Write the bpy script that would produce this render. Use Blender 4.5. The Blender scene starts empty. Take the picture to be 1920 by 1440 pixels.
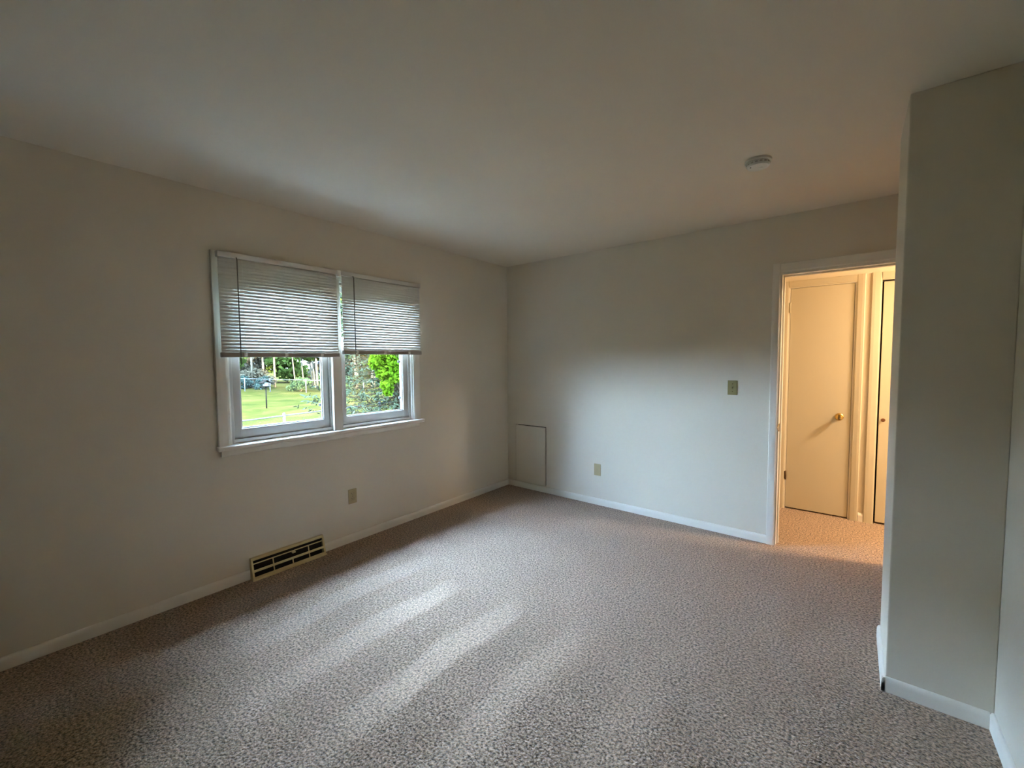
import bpy, bmesh, math, random
import numpy as np
from mathutils import Vector, Matrix

random.seed(7)
rng = np.random.default_rng(11)
S = bpy.context.scene
C = S.collection
R = math.radians

# ------------------------------------------------------------------ camera, sky, sun, exposure
cam_data = bpy.data.cameras.new('camera')
cam_data.sensor_fit = 'HORIZONTAL'
cam_data.sensor_width = 36.0
cam_data.lens = 792.49 * 36.0 / 1920.0
cam_data.clip_start = 0.02
cam_data.clip_end = 400.0
cam = bpy.data.objects.new('camera', cam_data)
C.objects.link(cam)
cam.location = (3.0221, -3.6658, 1.4111)
cam.rotation_euler = (R(86.757), R(0.4754), R(38.883))
S.camera = cam

world = bpy.data.worlds.new('sky')
S.world = world
world.use_nodes = True
wn = world.node_tree
wn.nodes.clear()
w_out = wn.nodes.new('ShaderNodeOutputWorld')
w_bg = wn.nodes.new('ShaderNodeBackground')
w_tc = wn.nodes.new('ShaderNodeTexCoord')
w_sep = wn.nodes.new('ShaderNodeSeparateXYZ')
w_ramp = wn.nodes.new('ShaderNodeValToRGB')
w_ramp.color_ramp.elements[0].position = 0.0
w_ramp.color_ramp.elements[0].color = (0.58, 0.80, 1.06, 1)
w_ramp.color_ramp.elements[1].position = 0.9
w_ramp.color_ramp.elements[1].color = (0.42, 0.66, 1.04, 1)
wn.links.new(w_tc.outputs['Generated'], w_sep.inputs[0])
wn.links.new(w_sep.outputs['Z'], w_ramp.inputs[0])
wn.links.new(w_ramp.outputs[0], w_bg.inputs['Color'])
w_str = wn.nodes.new('ShaderNodeMath')          # bright hazy sky, brighter overhead: (1 + 2 sin h) / 3
w_str.operation = 'MULTIPLY_ADD'
w_str.use_clamp = False
w_str.inputs[1].default_value = 1.0
w_str.inputs[2].default_value = 0.55
wn.links.new(w_sep.outputs['Z'], w_str.inputs[0])
wn.links.new(w_str.outputs[0], w_bg.inputs['Strength'])
wn.links.new(w_bg.outputs[0], w_out.inputs[0])

sun_data = bpy.data.lights.new('sun', 'SUN')
sun_data.energy = 1.2
sun_data.angle = R(1.0)
sun_data.color = (1.0, 0.86, 0.62)
sun = bpy.data.objects.new('sun', sun_data)
C.objects.link(sun)
sun.rotation_euler = Vector((-math.cos(R(13)), 0.18, -math.sin(R(13)))).to_track_quat('-Z', 'Y').to_euler()

S.view_settings.view_transform = 'Standard'
S.view_settings.look = 'None'
S.view_settings.gamma = 1.0
S.view_settings.use_curve_mapping = False
S.view_settings.exposure = 7.12
S.cycles.max_bounces = 10
S.cycles.diffuse_bounces = 7
S.cycles.transparent_max_bounces = 12
S.cycles.sample_clamp_indirect = 6.0
S.cycles.caustics_reflective = False
S.cycles.caustics_refractive = False

# ------------------------------------------------------------------ materials
M = {}
def mat(name, col, rough=0.6, metal=0.0, noise=None, bump=None, spec=0.3):
    """principled paint with optional colour noise (scale, amount) and bump (scale, strength, distance)"""
    m = bpy.data.materials.new(name)
    m.use_nodes = True
    nt = m.node_tree
    b = nt.nodes['Principled BSDF']
    b.inputs['Base Color'].default_value = (*col, 1)
    b.inputs['Roughness'].default_value = rough
    b.inputs['Metallic'].default_value = metal
    b.inputs['Specular IOR Level'].default_value = spec
    tc = nt.nodes.new('ShaderNodeTexCoord')
    if noise:
        n = nt.nodes.new('ShaderNodeTexNoise')
        n.inputs['Scale'].default_value = noise[0]
        n.inputs['Detail'].default_value = 4
        nt.links.new(tc.outputs['Object'], n.inputs['Vector'])
        r = nt.nodes.new('ShaderNodeValToRGB')
        a = noise[1]
        r.color_ramp.elements[0].position = 0.3
        r.color_ramp.elements[1].position = 0.7
        r.color_ramp.elements[0].color = (*[c * (1 - a) for c in col], 1)
        r.color_ramp.elements[1].color = (*[min(1, c * (1 + a)) for c in col], 1)
        nt.links.new(n.outputs['Fac'], r.inputs[0])
        nt.links.new(r.outputs[0], b.inputs['Base Color'])
    if bump:
        n2 = nt.nodes.new('ShaderNodeTexNoise')
        n2.inputs['Scale'].default_value = bump[0]
        n2.inputs['Detail'].default_value = 3
        nt.links.new(tc.outputs['Object'], n2.inputs['Vector'])
        bp = nt.nodes.new('ShaderNodeBump')
        bp.inputs['Strength'].default_value = bump[1]
        bp.inputs['Distance'].default_value = bump[2]
        nt.links.new(n2.outputs['Fac'], bp.inputs['Height'])
        nt.links.new(bp.outputs[0], b.inputs['Normal'])
    M[name] = m
    return m

mat('wall_paint', (0.71, 0.65, 0.54), 0.75, noise=(1.3, 0.015), bump=(160, 0.12, 0.002))
mat('ceiling_paint', (0.76, 0.69, 0.575), 0.85, noise=(0.9, 0.02), bump=(120, 0.15, 0.002))
mat('trim_paint', (0.79, 0.75, 0.67), 0.42, bump=(60, 0.05, 0.001))
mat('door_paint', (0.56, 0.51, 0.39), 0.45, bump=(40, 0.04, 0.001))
mat('vinyl', (0.52, 0.49, 0.44), 0.35)
mat('slat_white', (0.66, 0.64, 0.59), 0.4)
mat('rail_taupe', (0.36, 0.31, 0.26), 0.45)
mat('wand_plastic', (0.16, 0.145, 0.12), 0.25)
mat('cord_white', (0.8, 0.8, 0.76), 0.8)
mat('dark_rubber', (0.02, 0.02, 0.022), 0.6)
mat('beige_enamel', (0.66, 0.53, 0.28), 0.4, noise=(30, 0.05))
mat('dark_cavity', (0.03, 0.025, 0.02), 0.9)  # near-black standing in for shade inside recesses and behind the hall doors
mat('almond_plastic', (0.46, 0.37, 0.20), 0.4)
mat('bronze_plate', (0.34, 0.29, 0.13), 0.4)
mat('slot_dark', (0.03, 0.025, 0.02), 0.6)
mat('brass', (0.75, 0.52, 0.18), 0.22, metal=1.0)
mat('hinge_dark', (0.12, 0.07, 0.03), 0.4, metal=0.6)
mat('knob_brown', (0.16, 0.07, 0.03), 0.4)
mat('detector_plastic', (0.72, 0.72, 0.68), 0.5)
mat('vent_grey', (0.45, 0.44, 0.40), 0.6)
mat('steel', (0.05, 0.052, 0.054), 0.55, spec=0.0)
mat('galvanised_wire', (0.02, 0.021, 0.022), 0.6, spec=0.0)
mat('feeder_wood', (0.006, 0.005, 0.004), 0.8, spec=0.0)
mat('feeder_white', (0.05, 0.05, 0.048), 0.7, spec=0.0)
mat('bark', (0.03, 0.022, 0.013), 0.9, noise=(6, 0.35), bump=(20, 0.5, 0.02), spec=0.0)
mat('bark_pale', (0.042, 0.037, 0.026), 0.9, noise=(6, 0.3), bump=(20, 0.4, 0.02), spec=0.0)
mat('roof_shingle', (0.07, 0.065, 0.06), 0.9, noise=(12, 0.2))

def leaf_mat(name, a, b2, scale=3.0, trans=0.35):
    m = bpy.data.materials.new(name)
    m.use_nodes = True
    nt = m.node_tree
    nt.nodes.clear()
    out = nt.nodes.new('ShaderNodeOutputMaterial')
    d = nt.nodes.new('ShaderNodeBsdfDiffuse')
    t = nt.nodes.new('ShaderNodeBsdfTranslucent')
    mx = nt.nodes.new('ShaderNodeMixShader')
    mx.inputs[0].default_value = trans
    g = nt.nodes.new('ShaderNodeTexNoise')
    g.inputs['Scale'].default_value = scale
    g.inputs['Detail'].default_value = 5
    tc = nt.nodes.new('ShaderNodeTexCoord')
    r = nt.nodes.new('ShaderNodeValToRGB')
    r.color_ramp.elements[0].position = 0.35
    r.color_ramp.elements[1].position = 0.65
    r.color_ramp.elements[0].color = (*a, 1)
    r.color_ramp.elements[1].color = (*b2, 1)
    nt.links.new(tc.outputs['Object'], g.inputs['Vector'])
    nt.links.new(g.outputs['Fac'], r.inputs[0])
    nt.links.new(r.outputs[0], d.inputs[0])
    nt.links.new(r.outputs[0], t.inputs[0])
    nt.links.new(d.outputs[0], mx.inputs[1])
    nt.links.new(t.outputs[0], mx.inputs[2])
    nt.links.new(mx.outputs[0], out.inputs[0])
    M[name] = m
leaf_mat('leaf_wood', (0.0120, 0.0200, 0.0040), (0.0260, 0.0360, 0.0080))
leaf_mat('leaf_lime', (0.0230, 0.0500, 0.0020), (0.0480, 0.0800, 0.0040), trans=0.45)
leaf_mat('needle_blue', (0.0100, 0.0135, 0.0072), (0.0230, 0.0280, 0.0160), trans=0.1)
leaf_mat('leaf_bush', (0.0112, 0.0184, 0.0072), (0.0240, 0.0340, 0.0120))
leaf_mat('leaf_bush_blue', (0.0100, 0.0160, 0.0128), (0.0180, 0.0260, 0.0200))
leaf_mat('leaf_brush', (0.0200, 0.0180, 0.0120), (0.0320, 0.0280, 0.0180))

def glass_mat():
    m = bpy.data.materials.new('pane_glass')
    m.use_nodes = True
    nt = m.node_tree
    nt.nodes.clear()
    out = nt.nodes.new('ShaderNodeOutputMaterial')
    t = nt.nodes.new('ShaderNodeBsdfTransparent')
    t.inputs[0].default_value = (0.97, 0.985, 0.98, 1)
    g = nt.nodes.new('ShaderNodeBsdfGlossy')
    g.inputs['Roughness'].default_value = 0.02
    lw_ = nt.nodes.new('ShaderNodeLayerWeight')
    lw_.inputs[0].default_value = 0.5
    pw = nt.nodes.new('ShaderNodeMath'); pw.operation = 'POWER'; pw.inputs[1].default_value = 5.0
    f = nt.nodes.new('ShaderNodeMath'); f.operation = 'MULTIPLY_ADD'
    f.inputs[1].default_value = 0.96; f.inputs[2].default_value = 0.025
    nt.links.new(lw_.outputs['Facing'], pw.inputs[0])
    nt.links.new(pw.outputs[0], f.inputs[0])
    mx = nt.nodes.new('ShaderNodeMixShader')
    nt.links.new(f.outputs[0], mx.inputs[0])
    nt.links.new(t.outputs[0], mx.inputs[1])
    nt.links.new(g.outputs[0], mx.inputs[2])
    nt.links.new(mx.outputs[0], out.inputs[0])
    M['pane_glass'] = m
glass_mat()

def carpet_mat():
    """cut-pile carpet: speckled tufts; vacuum strokes lean the pile, so the strokes tilt the shading normal"""
    m = bpy.data.materials.new('carpet')
    m.use_nodes = True
    nt = m.node_tree
    L = nt.links.new
    N = nt.nodes.new
    b = nt.nodes['Principled BSDF']
    b.inputs['Roughness'].default_value = 1.0
    b.inputs['Specular IOR Level'].default_value = 0.05
    b.inputs['Sheen Weight'].default_value = 0.25
    b.inputs['Sheen Roughness'].default_value = 0.6
    tc = N('ShaderNodeTexCoord')
    # speckle
    def noise(scale, detail, rough=0.5):
        n = N('ShaderNodeTexNoise')
        n.inputs['Scale'].default_value = scale
        n.inputs['Detail'].default_value = detail
        n.inputs['Roughness'].default_value = rough
        L(tc.outputs['Object'], n.inputs['Vector'])
        return n
    n1 = noise(95, 3, 0.65)
    r1 = N('ShaderNodeValToRGB')
    e = r1.color_ramp.elements
    e[0].position = 0.36; e[0].color = (0.066, 0.040, 0.023, 1)
    e[1].position = 0.66; e[1].color = (0.67, 0.458, 0.312, 1)
    k = e.new(0.45); k.color = (0.25, 0.162, 0.100, 1)
    k = e.new(0.54); k.color = (0.435, 0.29, 0.193, 1)
    L(n1.outputs['Fac'], r1.inputs[0])
    n2 = noise(3.0, 3)
    mx = N('ShaderNodeMix'); mx.data_type = 'RGBA'; mx.blend_type = 'MULTIPLY'
    mx.inputs[0].default_value = 0.35
    r2 = N('ShaderNodeValToRGB')
    r2.color_ramp.elements[0].position = 0.3; r2.color_ramp.elements[0].color = (0.8, 0.78, 0.76, 1)
    r2.color_ramp.elements[1].position = 0.7; r2.color_ramp.elements[1].color = (1, 1, 1, 1)
    L(n2.outputs['Fac'], r2.inputs[0])
    L(r1.outputs[0], mx.inputs[6]); L(r2.outputs[0], mx.inputs[7])
    L(mx.outputs[2], b.inputs['Base Color'])
    # vacuum strokes: bands along y, wobbling in x
    sep = N('ShaderNodeSeparateXYZ'); L(tc.outputs['Object'], sep.inputs[0])
    nw = noise(1.1, 2)
    def math_node(op, a, bb=None, c=None):
        n = N('ShaderNodeMath'); n.operation = op
        for i, v in enumerate((a, bb, c)):
            if v is None: continue
            if isinstance(v, (int, float)): n.inputs[i].default_value = v
            else: L(v, n.inputs[i])
        return n.outputs[0]
    wob = math_node('MULTIPLY_ADD', nw.outputs['Fac'], 0.22, -0.11)
    x = math_node('ADD', sep.outputs['X'], wob)
    ph = math_node('MULTIPLY', math_node('SUBTRACT', x, 1.12), 2 * math.pi / 0.425)
    cs = math_node('COSINE', ph)
    band = N('ShaderNodeMapRange'); band.inputs[1].default_value = 0.0; band.inputs[2].default_value = 0.75
    band.inputs[3].default_value = -0.18; band.inputs[4].default_value = 1.0
    band.interpolation_type = 'SMOOTHSTEP'
    L(cs, band.inputs[0])
    # strokes begin about y = -1.85 and fade towards y = -3.2
    ng = noise(2.3, 2)
    yy = math_node('ADD', sep.outputs['Y'], math_node('MULTIPLY_ADD', ng.outputs['Fac'], 0.7, -0.35))
    g1 = N('ShaderNodeMapRange'); g1.interpolation_type = 'SMOOTHSTEP'
    g1.inputs[1].default_value = -1.75; g1.inputs[2].default_value = -2.05; g1.inputs[3].default_value = 0; g1.inputs[4].default_value = 1
    L(yy, g1.inputs[0])
    g2 = N('ShaderNodeMapRange'); g2.interpolation_type = 'SMOOTHSTEP'
    g2.inputs[1].default_value = -3.2; g2.inputs[2].default_value = -2.5; g2.inputs[3].default_value = 0.12; g2.inputs[4].default_value = 1
    L(sep.outputs['Y'], g2.inputs[0])
    amp = math_node('MULTIPLY', math_node('MULTIPLY', band.outputs[0], g1.outputs[0]), g2.outputs[0])
    g3 = N('ShaderNodeMapRange'); g3.interpolation_type = 'SMOOTHSTEP'
    g3.inputs[1].default_value = 1.65; g3.inputs[2].default_value = 2.1; g3.inputs[3].default_value = 1; g3.inputs[4].default_value = 0.3
    L(sep.outputs['X'], g3.inputs[0])
    amp = math_node('MULTIPLY', amp, g3.outputs[0])
    lean = math_node('MULTIPLY', amp, -0.66)
    # bump
    v = N('ShaderNodeTexVoronoi'); v.inputs['Scale'].default_value = 130
    L(tc.outputs['Object'], v.inputs['Vector'])
    hsum = math_node('ADD', n1.outputs['Fac'], math_node('MULTIPLY', v.outputs['Distance'], -0.6))
    bp = N('ShaderNodeBump'); bp.inputs['Strength'].default_value = 0.9; bp.inputs['Distance'].default_value = 0.012
    L(hsum, bp.inputs['Height'])
    cmb = N('ShaderNodeCombineXYZ'); L(lean, cmb.inputs[0])
    add = N('ShaderNodeVectorMath'); add.operation = 'ADD'
    L(bp.outputs[0], add.inputs[0]); L(cmb.outputs[0], add.inputs[1])
    nrm = N('ShaderNodeVectorMath'); nrm.operation = 'NORMALIZE'
    L(add.outputs[0], nrm.inputs[0])
    L(nrm.outputs[0], b.inputs['Normal'])
    M['carpet'] = m
carpet_mat()

def lawn_mat():
    m = bpy.data.materials.new('lawn_grass')
    m.use_nodes = True
    nt = m.node_tree
    b = nt.nodes['Principled BSDF']
    b.inputs['Roughness'].default_value = 1.0
    b.inputs['Specular IOR Level'].default_value = 0.0
    tc = nt.nodes.new('ShaderNodeTexCoord')
    n = nt.nodes.new('ShaderNodeTexNoise'); n.inputs['Scale'].default_value = 0.5; n.inputs['Detail'].default_value = 8
    n.inputs['Roughness'].default_value = 0.7
    r = nt.nodes.new('ShaderNodeValToRGB')
    e = r.color_ramp.elements
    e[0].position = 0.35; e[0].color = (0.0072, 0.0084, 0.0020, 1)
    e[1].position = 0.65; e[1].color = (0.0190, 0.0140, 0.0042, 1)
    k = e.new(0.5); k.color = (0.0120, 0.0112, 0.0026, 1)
    nt.links.new(tc.outputs['Object'], n.inputs['Vector'])
    nt.links.new(n.outputs['Fac'], r.inputs[0])
    nt.links.new(r.outputs[0], b.inputs['Base Color'])
    M['lawn_grass'] = m
lawn_mat()

# ------------------------------------------------------------------ mesh helpers
def link(name, verts, faces, m, parent=None, smooth=False):
    me = bpy.data.meshes.new(name)
    me.from_pydata(verts, [], faces)
    me.update()
    bm = bmesh.new(); bm.from_mesh(me)
    bmesh.ops.recalc_face_normals(bm, faces=bm.faces)
    bm.to_mesh(me); bm.free()
    if smooth:
        for p in me.polygons: p.use_smooth = True
    me.materials.append(M[m])
    o = bpy.data.objects.new(name, me)
    C.objects.link(o)
    if parent is not None:
        o.parent = parent
    return o

def from_bm(name, bm, m, parent=None, smooth=False):
    me = bpy.data.meshes.new(name)
    bmesh.ops.recalc_face_normals(bm, faces=bm.faces)
    bm.to_mesh(me); bm.free()
    if smooth:
        for p in me.polygons: p.use_smooth = True
    me.materials.append(M[m])
    o = bpy.data.objects.new(name, me)
    C.objects.link(o)
    if parent is not None: o.parent = parent
    return o

def add_box(bm, lo, hi, bevel=0.0, seg=2):
    r = bmesh.ops.create_cube(bm, size=1.0)
    vs = r['verts']
    for v in vs:
        v.co = Vector([(lo[i] + hi[i]) / 2 + v.co[i] * (hi[i] - lo[i]) for i in range(3)])
    if bevel > 0:
        es = list({e for v in vs for e in v.link_edges})
        bmesh.ops.bevel(bm, geom=es, offset=bevel, segments=seg, affect='EDGES', profile=0.5)

def box(name, lo, hi, m, parent=None, bevel=0.0, seg=2):
    """lo/hi in world space; parents sit at the given location so convert"""
    off = parent_offset(parent)
    bm = bmesh.new()
    add_box(bm, [lo[i] - off[i] for i in range(3)], [hi[i] - off[i] for i in range(3)], bevel, seg)
    return from_bm(name, bm, m, parent)

def parent_offset(p):
    o = Vector((0, 0, 0))
    while p is not None:
        o += p.location
        p = p.parent
    return o

def add_prism(bm, poly, axis, a, b):
    """poly in the two other axes (cyclic order), extruded along axis from a to b"""
    idx = {'x': (1, 2, 0), 'y': (0, 2, 1), 'z': (0, 1, 2)}[axis]
    def mk(p, t):
        c = [0, 0, 0]; c[idx[0]] = p[0]; c[idx[1]] = p[1]; c[idx[2]] = t
        return bm.verts.new(c)
    A = [mk(p, a) for p in poly]; B = [mk(p, b) for p in poly]
    n = len(poly)
    bm.faces.new(A); bm.faces.new(B[::-1])
    for i in range(n):
        bm.faces.new((A[i], A[(i + 1) % n], B[(i + 1) % n], B[i]))

def prism(name, poly, axis, a, b, m, parent=None):
    off = parent_offset(parent)
    idx = {'x': (1, 2, 0), 'y': (0, 2, 1), 'z': (0, 1, 2)}[axis]
    bm = bmesh.new()
    add_prism(bm, [(p[0] - off[idx[0]], p[1] - off[idx[1]]) for p in poly], axis, a - off[idx[2]], b - off[idx[2]])
    return from_bm(name, bm, m, parent)

def add_tube(bm, pts, radii, n=8, cap=True):
    rings = []
    for i, p in enumerate(pts):
        p = Vector(p)
        d = (Vector(pts[min(i + 1, len(pts) - 1)]) - Vector(pts[max(i - 1, 0)])).normalized()
        u = d.orthogonal().normalized() if i == 0 else (prev_u - d * prev_u.dot(d)).normalized()
        prev_u = u
        w = d.cross(u)
        r = radii if isinstance(radii, (int, float)) else radii[i]
        rings.append([bm.verts.new(p + (u * math.cos(2 * math.pi * k / n) + w * math.sin(2 * math.pi * k / n)) * r) for k in range(n)])
    for a, b in zip(rings, rings[1:]):
        for k in range(n):
            bm.faces.new((a[k], a[(k + 1) % n], b[(k + 1) % n], b[k]))
    if cap:
        bm.faces.new(rings[0][::-1]); bm.faces.new(rings[-1])

def tube(name, pts, radii, m, parent=None, n=8):
    off = parent_offset(parent)
    bm = bmesh.new()
    add_tube(bm, [Vector(p) - off for p in pts], radii, n)
    return from_bm(name, bm, m, parent, smooth=True)

def lathe(name, prof, origin, axis, m, parent=None, n=24):
    """prof: (radius, distance along axis) from origin (world)"""
    off = parent_offset(parent)
    ax = Vector(axis).normalized()
    u = ax.orthogonal().normalized(); w = ax.cross(u)
    o = Vector(origin) - off
    bm = bmesh.new()
    rings = []
    for r, t in prof:
        if r < 1e-6:
            rings.append([bm.verts.new(o + ax * t)])
        else:
            rings.append([bm.verts.new(o + ax * t + (u * math.cos(2 * math.pi * k / n) + w * math.sin(2 * math.pi * k / n)) * r) for k in range(n)])
    for a, b in zip(rings, rings[1:]):
        for k in range(n):
            k2 = (k + 1) % n
            if len(a) == 1 and len(b) == 1: continue
            if len(a) == 1: bm.faces.new((a[0], b[k], b[k2]))
            elif len(b) == 1: bm.faces.new((a[k], a[k2], b[0]))
            else: bm.faces.new((a[k], a[k2], b[k2], b[k]))
    if len(rings[0]) > 1: bm.faces.new(rings[0][::-1])
    if len(rings[-1]) > 1: bm.faces.new(rings[-1])
    ob = from_bm(name, bm, m, parent, smooth=True)
    md = ob.modifiers.new('edges', 'EDGE_SPLIT'); md.split_angle = R(35)
    return ob

def slab(name, us, vs, holes, f, w0, w1, m, parent=None):
    """wall slab with rectangular holes; f maps (u, v, w) to world"""
    U = sorted(set(us) | {h[0] for h in holes} | {h[1] for h in holes})
    V = sorted(set(vs) | {h[2] for h in holes} | {h[3] for h in holes})
    def solid(i, j):
        if i < 0 or j < 0 or i >= len(U) - 1 or j >= len(V) - 1: return False
        cu, cv = (U[i] + U[i + 1]) / 2, (V[j] + V[j + 1]) / 2
        return not any(h[0] < cu < h[1] and h[2] < cv < h[3] for h in holes)
    verts = [f(u, v, w) for w in (w0, w1) for u in U for v in V]
    nv = len(V); n1 = len(U) * nv
    id_ = lambda i, j, k: k * n1 + i * nv + j
    faces = []
    for i in range(len(U) - 1):
        for j in range(len(V) - 1):
            if not solid(i, j): continue
            faces.append((id_(i, j, 0), id_(i + 1, j, 0), id_(i + 1, j + 1, 0), id_(i, j + 1, 0)))
            faces.append((id_(i, j, 1), id_(i, j + 1, 1), id_(i + 1, j + 1, 1), id_(i + 1, j, 1)))
            for (di, dj, a, b) in ((-1, 0, (0, 0), (0, 1)), (1, 0, (1, 0), (1, 1)), (0, -1, (0, 0), (1, 0)), (0, 1, (0, 1), (1, 1))):
                if not solid(i + di, j + dj):
                    p, q = (i + a[0], j + a[1]), (i + b[0], j + b[1])
                    faces.append((id_(*p, 0), id_(*q, 0), id_(*q, 1), id_(*p, 1)))
    return link(name, verts, faces, m, parent)

def tag(o, label, cat=None, group=None, kind=None):
    o['label'] = label
    if cat: o['category'] = cat
    if group: o['group'] = group
    if kind: o['kind'] = kind
    return o

def empty(name, loc, label, cat, group=None, kind=None):
    o = bpy.data.objects.new(name, None)
    o.empty_display_size = 0.05
    C.objects.link(o)
    o.location = loc
    return tag(o, label, cat, group, kind)

# ------------------------------------------------------------------ the room
H = 2.44
XR = 3.476          # right wall
YF = -6.60          # wall behind the camera; room deepened to darken its near end
WY0, WY1 = -2.735, -1.315      # window opening
WZ0, WZ1 = 0.895, 2.02
DX0, DX1 = 2.588, 3.35         # doorway
DZ = 2.03
HY = 0.984          # hall wall face
HX0, HX1 = 1.6, 5.2

fl = box('floor', (-0.15, YF - 0.12, -0.2), (HX1, HY + 0.3, 0.0), 'carpet')
tag(fl, 'speckled brown and grey cut-pile carpet with vacuum strokes', 'floor', kind='structure')
cl = box('ceiling', (-0.15, YF - 0.12, H), (HX1, HY + 0.3, H + 0.12), 'ceiling_paint')
tag(cl, 'flat off-white painted ceiling', 'ceiling', kind='structure')

wl = slab('wall_left', (YF - 0.12, HY + 0.3), (-0.2, H), [(WY0, WY1, WZ0, WZ1)],
          lambda u, v, w: (w, u, v), 0.0, -0.15, 'wall_paint')
tag(wl, 'off-white wall that holds the double window', 'wall', kind='structure')

AX0, AX1, AZ0, AZ1 = 0.112, 0.520, 0.066, 0.702
wb = slab('wall_back', (0.0, HX1), (0.0, H), [(DX0, DX1, 0.0, DZ), (AX0, AX1, AZ0, AZ1)],
          lambda u, v, w: (u, w, v), 0.0, 0.115, 'wall_paint')
tag(wb, 'off-white end wall with the doorway and a small access panel', 'wall', kind='structure')

wr = box('wall_right', (XR, YF - 0.12, 0.0), (XR + 0.12, 0.0, H), 'wall_paint')
tag(wr, 'off-white side wall at the edge of the picture', 'wall', kind='structure')
wf = box('wall_front', (0.0, YF - 0.12, 0.0), (XR, YF, H), 'wall_paint')
tag(wf, 'off-white wall behind the viewer', 'wall', kind='structure')
XS, YS0, YS1 = 3.166, -1.342, -0.907
ws = box('wall_stub', (XS, YS0, 0.0), (XR, YS1, H), 'wall_paint', bevel=0.004)
tag(ws, 'short projecting wall stub beside the doorway, dark face to the viewer', 'wall', kind='structure')
# hall shell
HD = [(2.545, 3.030, 0.0, 2.052), (3.190, 4.45, 0.0, 2.045)]
wh = slab('wall_hall', (HX0, HX1), (0.0, H), HD, lambda u, v, w: (u, w, v), HY, HY + 0.12, 'wall_paint')
tag(wh, 'hall wall with two closed doors seen through the doorway', 'wall', kind='structure')
we1 = box('wall_hall_end', (HX0 - 0.1, 0.115, 0.0), (HX0, HY + 0.3, H), 'wall_paint')
tag(we1, 'end wall of the hall beyond the doorway', 'wall', kind='structure')
we2 = box('wall_hall_far_end', (HX1, 0.0, 0.0), (HX1 + 0.1, HY + 0.3, H), 'wall_paint')
tag(we2, 'other end wall of the hall beyond the doorway', 'wall', kind='structure')
wcb = box('wall_closet', (HX0, HY + 0.25, 0.0), (HX1, HY + 0.3, H), 'dark_cavity')
tag(wcb, 'back wall behind the hall doors, coloured near-black for closet shade', 'wall', kind='structure')

# access panel
ap = box('access_panel', (AX0 + 0.004, -0.004, AZ0 + 0.003), (AX1 - 0.009, 0.012, AZ1 - 0.008), 'wall_paint', bevel=0.003)
tag(ap, 'small square painted access panel in the corner of the end wall', 'access panel')
box('panel_backing', (AX0 - 0.02, 0.045, AZ0 - 0.02), (AX1 + 0.02, 0.06, AZ1 + 0.02), 'dark_cavity', wb)

# baseboards ------------------------------------------------------
BH, BT = 0.062, 0.013
def base_prof(t, h):
    pts = [(0, 0), (t, 0), (t, h * 0.62)]
    for k in range(1, 6):
        a = k / 5 * math.pi / 2
        pts.append((t * 0.25 + t * 0.75 * math.cos(a), h * 0.62 + h * 0.38 * math.sin(a)))
    pts.append((0, h))
    return pts
def baseboard(name, runs, label, h=BH):
    bm = bmesh.new()
    for kind, pos, a, b in runs:
        pr = base_prof(BT, h)
        if kind == 'x+':  add_prism(bm, [(pos + p[0], p[1]) for p in pr], 'y', a, b)
        if kind == 'x-':  add_prism(bm, [(pos - p[0], p[1]) for p in pr], 'y', a, b)
        if kind == 'y-':  add_prism(bm, [(pos - p[0], p[1]) for p in pr], 'x', a, b)
    o = from_bm(name, bm, 'trim_paint')
    return tag(o, label, 'baseboard', kind='structure')
REG0, REG1 = -2.658, -2.176
baseboard('baseboard_left', [('x+', 0.0, YF, REG0 - 0.002), ('x+', 0.0, REG1 + 0.002, 0.0)], 'low white baseboard under the window, broken by the floor register')
baseboard('baseboard_back', [('y-', 0.0, BT, 2.545)], 'low white baseboard along the end wall up to the doorway')
baseboard('baseboard_stub', [('x-', XS, YS0 - BT, YS1), ('y-', YS0, XS - BT + 0.0005, XR - BT)], 'low white baseboard wrapping the wall stub corner')
baseboard('baseboard_right', [('x-', XR, YF, YS0)], 'low white baseboard at the right wall in the bottom corner')
baseboard('baseboard_hall', [('y-', HY, HX0, 2.48), ('y-', HY, 3.089, 3.123), ('y-', HY, 4.52, HX1)], 'white baseboard piece between the two hall doors', h=0.075)

# doorway casing and jamb -----------------------------------------
dc = empty('trim_doorway', (DX0, 0, 0), 'painted casing and jamb around the open doorway to the lit hall', 'door trim', kind='structure')
def casing_prof(w, t):
    return [(0, 0), (w, 0), (w, t * 0.55), (w * 0.85, t * 0.8), (w * 0.35, t), (w * 0.08, t), (0, t * 0.8)]
# left leg, profile runs outer -> inner with the thick edge outside
prism('casing_leg', [(DX0 - 0.045 + p[0], -p[1]) for p in casing_prof(0.050, 0.017)], 'z', 0.0, DZ + 0.066, 'trim_paint', dc)
prism('casing_leg', [(DX1 + 0.045 - p[0], -p[1]) for p in casing_prof(0.050, 0.017)], 'z', 0.0, DZ + 0.066, 'trim_paint', dc)
prism('casing_head', [(-p[1], DZ + 0.066 - p[0]) for p in casing_prof(0.066, 0.0165)], 'x', DX0 + 0.005, DX1 - 0.005, 'trim_paint', dc)
box('jamb', (DX0 - 0.001, -0.002, 0.0), (DX0 + 0.016, 0.12, DZ - 0.016), 'trim_paint', dc, 0.001)
box('jamb', (DX1 - 0.016, -0.002, 0.0), (DX1 + 0.001, 0.12, DZ - 0.016), 'trim_paint', dc, 0.001)
box('jamb_head', (DX0, -0.002, DZ - 0.016), (DX1, 0.12, DZ + 0.001), 'trim_paint', dc, 0.001)
box('door_stop', (DX0 + 0.016, 0.045, 0.0), (DX0 + 0.027, 0.078, DZ - 0.027), 'trim_paint', dc, 0.002)
box('door_stop', (DX1 - 0.027, 0.045, 0.0), (DX1 - 0.016, 0.078, DZ - 0.027), 'trim_paint', dc, 0.002)
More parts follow.
